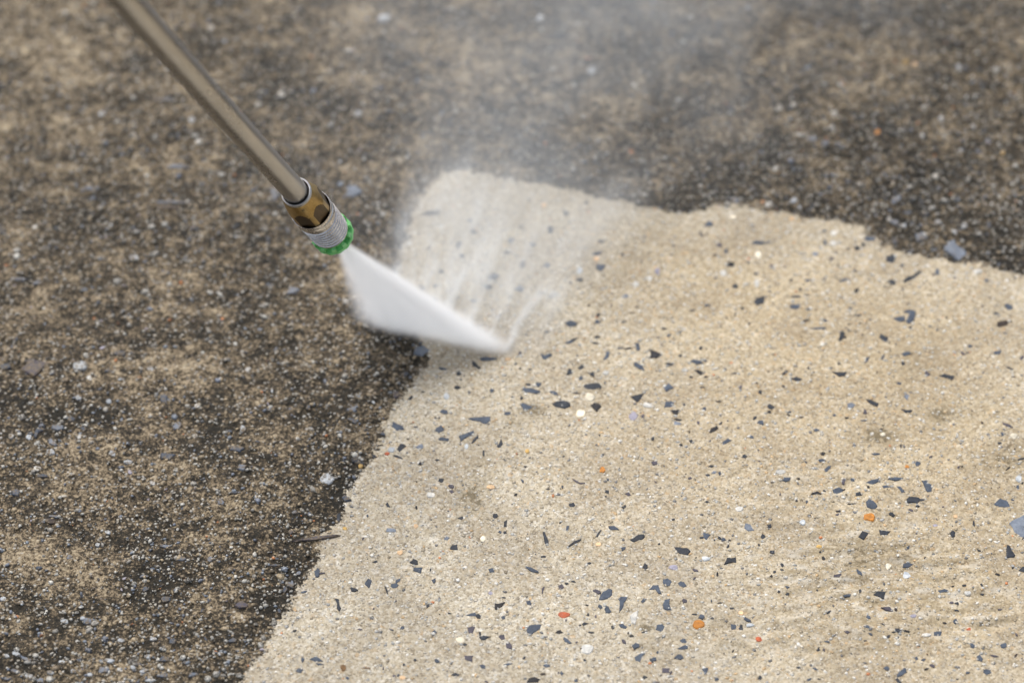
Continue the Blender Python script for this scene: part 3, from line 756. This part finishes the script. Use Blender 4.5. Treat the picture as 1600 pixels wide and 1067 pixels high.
# ------------------------------------------------------------------ pressure washer lance
A = at_depth(201, 0, .88)
B = at_depth(463, 301, 1.07)
D = (B - A).normalized()
lance = bpy.data.objects.new('pressure_washer_lance', None)
COL.objects.link(lance)
lance.location = B
lance.rotation_euler = D.to_track_quat('Z', 'Y').to_euler()
lance.empty_display_size = .02
lance['label'] = 'grey steel pressure washer lance with brass coupler and green nozzle tip'
lance['category'] = 'pressure washer'
MM = .001


def part(name, V, F, mat, smooth=True, parent=None, label=None):
    me = bpy.data.meshes.new(name)
    me.from_pydata(V, [], F)
    bm = bmesh.new(); bm.from_mesh(me); bmesh.ops.recalc_face_normals(bm, faces=bm.faces); bm.to_mesh(me); bm.free()
    me.polygons.foreach_set('use_smooth', [smooth] * len(me.polygons))
    if smooth:
        me.set_sharp_from_angle(angle=R(32))
    me.materials.append(mat)
    o = bpy.data.objects.new(name, me)
    COL.objects.link(o)
    o.parent = parent or lance
    if label:
        o['label'] = label
    return o


def lathe(prof, seg=96, rfun=None, closed=True):
    V, F = [], []
    m = len(prof)
    for (z, r_) in prof:
        for i in range(seg):
            a = math.tau * i / seg
            rr = rfun(z, r_, a) if rfun else r_
            V.append((rr * MM * math.cos(a), rr * MM * math.sin(a), z * MM))
    for k in range(m if closed else m - 1):
        for i in range(seg):
            j = (i + 1) % seg
            k2 = (k + 1) % m
            F.append((k * seg + i, k * seg + j, k2 * seg + j, k2 * seg + i))
    return V, F


def metal(name, c0, c1, rough, scale, bump=.000003, metallic=1.0, rust=None):
    m, t, b = mk_mat(name)
    g = G(t)
    P = g.n('ShaderNodeTexCoord').outputs['Object']
    mp = g.n('ShaderNodeMapping'); g.put(mp.inputs[0], P); mp.inputs['Scale'].default_value = (1, 1, .25)
    n1 = g.noise(mp.outputs[0], scale, 5, .7)
    n2 = g.noise(P, scale * 2.2, 3, .6)
    col = g.ramp(n1, [(.35, c0), (.65, c1)])
    if rust:
        rc, amt = rust
        rf = g.m('MULTIPLY', g.m('SUBTRACT', g.noise(P, scale * 1.7, 4, .7), amt, clamp=True), 6.0, clamp=True)
        col = g.mix(rf, col, rc)
        g.put(b.inputs['Metallic'], g.m('SUBTRACT', metallic, g.m('MULTIPLY', rf, .7)))
    else:
        b.inputs['Metallic'].default_value = metallic
    g.put(b.inputs['Base Color'], col)
    g.put(b.inputs['Roughness'], g.m('ADD', rough - .06, g.m('MULTIPLY', n1, .14)))
    bp = g.n('ShaderNodeBump'); bp.inputs['Distance'].default_value = bump; bp.inputs['Strength'].default_value = .6
    g.put(bp.inputs['Height'], g.m('ADD', n1, n2)); t.links.new(bp.outputs[0], b.inputs['Normal'])
    return m


M_tube = metal('dull_steel_tube', (.42, .41, .395), (.51, .495, .475), .27, 90, rust=((.13, .105, .085), .70))
M_brass = metal('aged_brass', (.34, .23, .085), (.56, .41, .18), .34, 160, rust=((.055, .038, .02), .58))
M_steel = metal('worn_steel', (.42, .41, .40), (.62, .61, .60), .34, 200, rust=((.12, .075, .045), .64))
M_collar = metal('ribbed_steel', (.48, .46, .45), (.72, .70, .68), .26, 220, rust=((.15, .09, .06), .62))
M_dark, t, b = mk_mat('dark_gap'); b.inputs['Base Color'].default_value = (.02, .02, .02, 1); b.inputs['Roughness'].default_value = .7
M_green, t, b = mk_mat('green_plastic')
g = G(t)
P = g.n('ShaderNodeTexCoord').outputs['Object']
gn = g.noise(P, 300, 4, .7)
g.put(b.inputs['Base Color'], g.ramp(gn, [(.3, (.14, .48, .15)), (.6, (.24, .68, .25)), (.75, (.36, .76, .36))]))
b.inputs['Roughness'].default_value = .42
b.inputs['Subsurface Weight'].default_value = .1
b.inputs['Subsurface Radius'].default_value = (.001, .002, .001)

# tube: very slightly bowed, runs up out of the picture to the hand grip side
V, F = [], []
seg, rings = 48, 60
for k in range(rings + 1):
    z = -.62 + .624 * k / rings
    bow = .0016 * math.sin(min(1, -z / .3 if z < 0 else 0) * math.pi)
    for i in range(seg):
        a = math.tau * i / seg
        V.append((.0055 * math.cos(a) + bow, .0055 * math.sin(a), z))
for k in range(rings):
    for i in range(seg):
        j = (i + 1) % seg
        F.append((k * seg + i, k * seg + j, (k + 1) * seg + j, (k + 1) * seg + i))
F.append(tuple(range(seg)))
F.append(tuple(rings * seg + i for i in range(seg)))
tube = part('tube', V, F, M_tube)

V, F = lathe([(-.6, 6.0), (-.9, 6.25), (-.9, 6.6), (-.5, 6.95), (.9, 6.95), (1.2, 6.3), (1.2, 5.7), (.6, 5.75)])
part('retaining_ring', V, F, M_steel, label='thin bright steel ring')
V, F = lathe([(.4, 5.6), (.4, 6.0), (2.2, 6.0), (2.2, 5.6)], 48)
part('seal', V, F, M_dark, label='dark rubber seal')


def hexcut(z, r_, a):
    if z < 1.2 or r_ < 6.5:
        return r_
    ap = 8.3
    s = math.pi / 3
    th = (a + .25) % s - s / 2
    return min(r_, ap / math.cos(th))


prof = [(1.0, 5.6), (1.0, 6.85)] + [(1.6 + .5 * k, min(7.15 + .095 * k, 9.0)) for k in range(40)] + [(24.5, 9.0), (24.5, 5.0), (10, 4.0)]
V, F = lathe(prof, 144, hexcut)
nut = part('hex_nut', V, F, M_brass, label='brown aged brass hex fitting')
M_flat = metal('shaded_flat_brass', (.07, .045, .022), (.13, .088, .04), .42, 200)
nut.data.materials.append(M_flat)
for pl in nut.data.polygons:                # wrench flats get a darker brass: their shade and dark reflection painted in
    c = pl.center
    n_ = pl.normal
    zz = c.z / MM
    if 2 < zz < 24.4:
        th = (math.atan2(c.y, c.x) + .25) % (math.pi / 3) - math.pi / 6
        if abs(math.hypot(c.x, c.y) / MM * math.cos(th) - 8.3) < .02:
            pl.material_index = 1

prof = [(23.6, 9.02), (22.4, 9.1), (21.6, 9.25), (21.6, 9.45), (22.1, 9.68), (23.4, 9.68), (23.9, 9.3), (24.4, 9.0), (25.2, 9.0), (25.6, 9.4), (26.4, 9.6), (28.0, 9.6), (28.5, 9.0), (29.2, 8.8), (30.6, 9.0)]
z = 31.0
while z < 49.5:
    tp = -.025 * (z - 31)
    prof += [(z, 8.75 + tp), (z + .35, 9.5 + tp), (z + 1.5, 9.5 + tp), (z + 1.85, 8.7 + tp), (z + 2.6, 8.65 + tp)]
    z += 2.9
prof += [(50.6, 8.3), (51.0, 8.1), (51.0, 7.2), (26, 7.2), (24.6, 8.6)]
V, F = lathe(prof, 96)
part('collar', V, F, M_collar, label='ribbed steel sliding collar of the quick coupler')

# green nozzle tip: flanged disc with radial grip ribs
def teeth(z, r_, a):
    if r_ < 9.0:
        return r_
    return r_ + .16 * math.cos(a * 14 + .6) + .05 * math.sin(a * 37)


V, F = lathe([(51.2, 4.0), (51.2, 7.4), (55.2, 7.4), (55.2, 9.65), (55.7, 9.9), (57.0, 9.9), (57.5, 9.5), (57.8, 5.2), (60, 4.2), (60, 1.2), (58.5, .8)], 144, teeth)
tip = part('nozzle_tip', V, F, M_green, label='green plastic nozzle tip with ribbed flange')
for k in range(11):
    a0 = math.tau * (k + .3) / 11
    V = []
    for (rr, ww) in ((7.1, .8), (9.75, 1.15)):
        for zz in (51.9 if k % 3 else 51.5, 55.3):
            for sgn in (-1, 1):
                wob = .12 * math.sin(k * 2.3)
                x_, y_ = (rr + wob), sgn * ww * (.9 if zz < 53 else 1)
                V.append(((x_ * math.cos(a0) - y_ * math.sin(a0)) * MM, (x_ * math.sin(a0) + y_ * math.cos(a0)) * MM, zz * MM))
    F = [(0, 1, 3, 2), (4, 5, 7, 6), (0, 1, 5, 4), (2, 3, 7, 6), (0, 2, 6, 4), (1, 3, 7, 5)]
    part('grip_rib', V, F, M_green, smooth=False, parent=tip)

# ------------------------------------------------------------------ water
lance_mw = Matrix.Translation(B) @ D.to_track_quat('Z', 'Y').to_matrix().to_4x4()
APEX = lance_mw @ Vector((0, 0, .0590))
g1x, g1y = ground_xy(566, 502)
g2x, g2y = ground_xy(797, 551)
G1, G2 = Vector((float(g1x), float(g1y), 0)), Vector((float(g2x), float(g2y), 0))
MID = (G1 + G2) / 2
U = (MID - APEX); LEN = U.length; U.normalize()
N_ = (G1 - APEX).cross(G2 - APEX).normalized()
Vv = N_.cross(U).normalized()
if Vv.dot(G2 - G1) < 0:
    Vv = -Vv
    N_ = -N_
fan_m = Matrix((( Vv.x, N_.x, U.x, APEX.x), (Vv.y, N_.y, U.y, APEX.y), (Vv.z, N_.z, U.z, APEX.z), (0, 0, 0, 1)))
inv = fan_m.inverted()
l1, l2 = inv @ G1, inv @ G2       # x = across the fan, z = along it
print('fan', l1, l2, LEN, APEX)


def vol_mat(name, color, aniso):
    m = bpy.data.materials.new(name)
    m.use_nodes = True
    t = m.node_tree
    for n in list(t.nodes):
        t.nodes.remove(n)
    out = t.nodes.new('ShaderNodeOutputMaterial')
    pv = t.nodes.new('ShaderNodeVolumePrincipled')
    pv.inputs['Color'].default_value = (*color, 1)
    pv.inputs['Anisotropy'].default_value = aniso
    t.links.new(pv.outputs[0], out.inputs['Volume'])
    return m, t, pv


M_fan, t, pv = vol_mat('water_spray', (.990, .995, 1.0), .0)
g = G(t)
sx = g.n('ShaderNodeSeparateXYZ'); g.put(sx.inputs[0], g.n('ShaderNodeTexCoord').outputs['Object'])
x_, y_, z_ = sx.outputs
zc = g.m('MAXIMUM', z_, .0015)
sl1, sl2 = l1.x / l1.z, l2.x / l2.z
q = g.m('DIVIDE', x_, zc)                                   # slope across the fan
left = g.m('DIVIDE', g.m('SUBTRACT', q, sl1 - .12), .36, clamp=True)
left = g.m('MULTIPLY', left, left)
right = g.m('DIVIDE', g.m('SUBTRACT', sl2 + .04, q), .11, clamp=True)
thick = g.m('ADD', .0011, g.m('MULTIPLY', zc, .027))
prof_ = g.m('DIVIDE', y_, thick)
gau = g.m('EXPONENT', g.m('MULTIPLY', g.m('MULTIPLY', prof_, prof_), -1.0))
# jets inside the sheet run along it
cb = g.n('ShaderNodeCombineXYZ'); g.put(cb.inputs[0], g.m('MULTIPLY', q, 26.0)); g.put(cb.inputs[1], 0.0); g.put(cb.inputs[2], g.m('MULTIPLY', z_, 18.0))
str_ = g.noise(cb.outputs[0], 1.0, 3, .6)
dens = g.m('MULTIPLY', g.m('MULTIPLY', left, right), gau)
dens = g.m('MULTIPLY', dens, g.m('ADD', .15, g.m('MULTIPLY', str_, 1.7)))
falloff = g.m('DIVIDE', .055, g.m('ADD', zc, .035))
g.put(pv.inputs['Density'], g.m('MULTIPLY', g.m('MULTIPLY', dens, falloff), 780.0))
zt = max(l1.z, l2.z) + .004
zb1, zb2 = l1.z + .004, l2.z + .004
t0, t1 = .0022, .0095
x1b, x2b = l1.x - .014, l2.x + .006
V = [(-.0035, -t0, 0), (.0035, -t0, 0), (.0035, t0, 0), (-.0035, t0, 0), (x1b, -t1, zb1), (x2b, -t1, zb2), (x2b, t1, zb2), (x1b, t1, zb1)]
F = [(0, 3, 2, 1), (4, 5, 6, 7), (0, 1, 5, 4), (1, 2, 6, 5), (2, 3, 7, 6), (3, 0, 4, 7)]
me = bpy.data.meshes.new('water_jet'); me.from_pydata(V, [], F)
bm = bmesh.new(); bm.from_mesh(me); bmesh.ops.recalc_face_normals(bm, faces=bm.faces); bm.to_mesh(me); bm.free()
me.materials.append(M_fan)
fan = bpy.data.objects.new('water_jet', me); COL.objects.link(fan); fan.matrix_world = fan_m
fan['label'] = 'white fan of high pressure water blasting from the green nozzle onto the concrete'
fan['category'] = 'water jet'


def box_vol(name, lo, hi, mat):
    x0, y0, z0 = lo; x1, y1, z1 = hi
    V = [(x0, y0, z0), (x1, y0, z0), (x1, y1, z0), (x0, y1, z0), (x0, y0, z1), (x1, y0, z1), (x1, y1, z1), (x0, y1, z1)]
    F = [(0, 3, 2, 1), (4, 5, 6, 7), (0, 1, 5, 4), (1, 2, 6, 5), (2, 3, 7, 6), (3, 0, 4, 7)]
    me = bpy.data.meshes.new(name); me.from_pydata(V, [], F); me.materials.append(mat)
    o = bpy.data.objects.new(name, me); COL.objects.link(o)
    o['kind'] = 'stuff'
    return o


# splash thrown forward along the ground: local y runs away from the impact line
M_spl, t, pv = vol_mat('splash', (.965, .985, 1.0), .0)
g = G(t)
sx = g.n('ShaderNodeSeparateXYZ'); g.put(sx.inputs[0], g.n('ShaderNodeTexCoord').outputs['Object'])
x_, y_, z_ = sx.outputs
d_ = g.m('ADD', y_, .25)                                   # virtual origin of the rays 10 cm before the line
q = g.m('DIVIDE', x_, g.m('MAXIMUM', d_, .02))
cb = g.n('ShaderNodeCombineXYZ'); g.put(cb.inputs[0], g.m('MULTIPLY', q, 44.0)); g.put(cb.inputs[1], g.m('MULTIPLY', y_, 19.0)); g.put(cb.inputs[2], g.m('MULTIPLY', z_, 20.0))
s1 = g.noise(cb.outputs[0], 1.0, 3, .6)
streak = g.m('MULTIPLY', g.m('SUBTRACT', s1, .50, clamp=True), 8.0)
P = g.n('ShaderNodeTexCoord').outputs['Object']
puff = g.noise(P, 30, 3, .6)
yn = g.m('DIVIDE', y_, .105)
fall = g.m('EXPONENT', g.m('MULTIPLY', yn, -3.0))
veil = g.m('EXPONENT', g.m('MULTIPLY', g.m('MULTIPLY', yn, yn), -1.0))
start = g.m('MULTIPLY', g.m('DIVIDE', g.m('ADD', y_, .004), .008, clamp=True), g.m('DIVIDE', g.m('SUBTRACT', .17, y_), .07, clamp=True))
xm = g.m('MULTIPLY', g.m('DIVIDE', g.m('ADD', q, .185), .06, clamp=True), g.m('DIVIDE', g.m('SUBTRACT', .20, q), .07, clamp=True))
hz_ = g.m('EXPONENT', g.m('DIVIDE', g.m('MULTIPLY', z_, -1.0), g.m('ADD', .004, g.m('MULTIPLY', g.m('MAXIMUM', y_, 0.0), .14))))
body = g.m('ADD', g.m('MULTIPLY', g.m('MULTIPLY', streak, fall), 380.0), g.m('MULTIPLY', g.m('MULTIPLY', g.m('ADD', .35, puff), veil), 42.0))
g.put(pv.inputs['Density'], g.m('MULTIPLY', g.m('MULTIPLY', body, hz_), g.m('MULTIPLY', start, xm)))
spl = box_vol('splash_spray', (-.09, -.006, -.002), (.10, .19, .035), M_spl)
sa = math.atan2(G2.y - G1.y, G2.x - G1.x)
spl.location = (MID.x + .004, MID.y, 0)
spl.rotation_euler = (0, 0, R(-21))
spl['label'] = 'white streaks of water thrown forward over the washed concrete behind the jet'

# loose drops flung from the impact line
M_drop, t, b = mk_mat('water_drop')
b.inputs['Base Color'].default_value = (.95, .97, 1, 1)
b.inputs['Transmission Weight'].default_value = .55
b.inputs['IOR'].default_value = 1.33
b.inputs['Roughness'].default_value = .12
rd = np.random.default_rng(5)
m = 1500
tt = rd.random(m)
q0 = np.stack([G1.x + (G2.x - G1.x) * tt, G1.y + (G2.y - G1.y) * tt], 1)
dist = rd.exponential(.030, m)
ang = R(-21) + rd.normal(0, .33, m)
px_ = q0[:, 0] - np.sin(ang) * dist
py_ = q0[:, 1] + np.cos(ang) * dist
pz_ = .001 + rd.exponential(.006, m) * (dist / .03 + .25)
rad = .00012 + .00032 * rd.random(m) ** 3
vv = (IV[None] * rad[:, None, None]) + np.stack([px_, py_, pz_], 1)[:, None, :]
ff = (IF[None] + (np.arange(m) * 12)[:, None, None]).reshape(-1, 3)
me = fast_mesh('water_drops', vv.reshape(-1, 3), ff)
me.materials.append(M_drop)
o = bpy.data.objects.new('water_drops', me); COL.objects.link(o)
o['kind'] = 'stuff'
o['label'] = 'tiny drops of water flung over the washed concrete from the jet'

# fine mist drifting up and away behind
M_mist, t, pv = vol_mat('mist', (.89, .945, 1.0), .1)
g = G(t)
P = g.n('ShaderNodeTexCoord').outputs['Object']
sx = g.n('ShaderNodeSeparateXYZ'); g.put(sx.inputs[0], P)
x_, y_, z_ = sx.outputs
lean = g.m('SUBTRACT', x_, g.m('ADD', .0, g.m('MULTIPLY', y_, .50)))
e = g.m('ADD', g.m('POWER', g.m('ABSOLUTE', g.m('DIVIDE', lean, g.m('ADD', .075, g.m('MULTIPLY', g.m('MAXIMUM', y_, 0.0), .28)))), 2.0), g.m('MULTIPLY', z_, 9.0))
yfall = g.m('MULTIPLY', g.m('DIVIDE', g.m('ADD', y_, .02), .07, clamp=True), g.m('DIVIDE', g.m('SUBTRACT', .42, y_), .12, clamp=True))
nz = g.noise(P, 15, 5, .62, .8)
cl = g.m('MULTIPLY', g.m('SUBTRACT', nz, .36, clamp=True), 4.0)
g.put(pv.inputs['Density'], g.m('MULTIPLY', g.m('MULTIPLY', g.m('EXPONENT', g.m('MULTIPLY', e, -1.0)), yfall), g.m('MULTIPLY', cl, 4.4)))
mist = box_vol('water_mist', (-.22, -.02, -.002), (.38, .42, .20), M_mist)
mist.location = (MID.x + .02, MID.y + .05, 0)
mist['label'] = 'thin bluish mist drifting over the dirty concrete beyond the jet'
print('script', time.time() - T0)
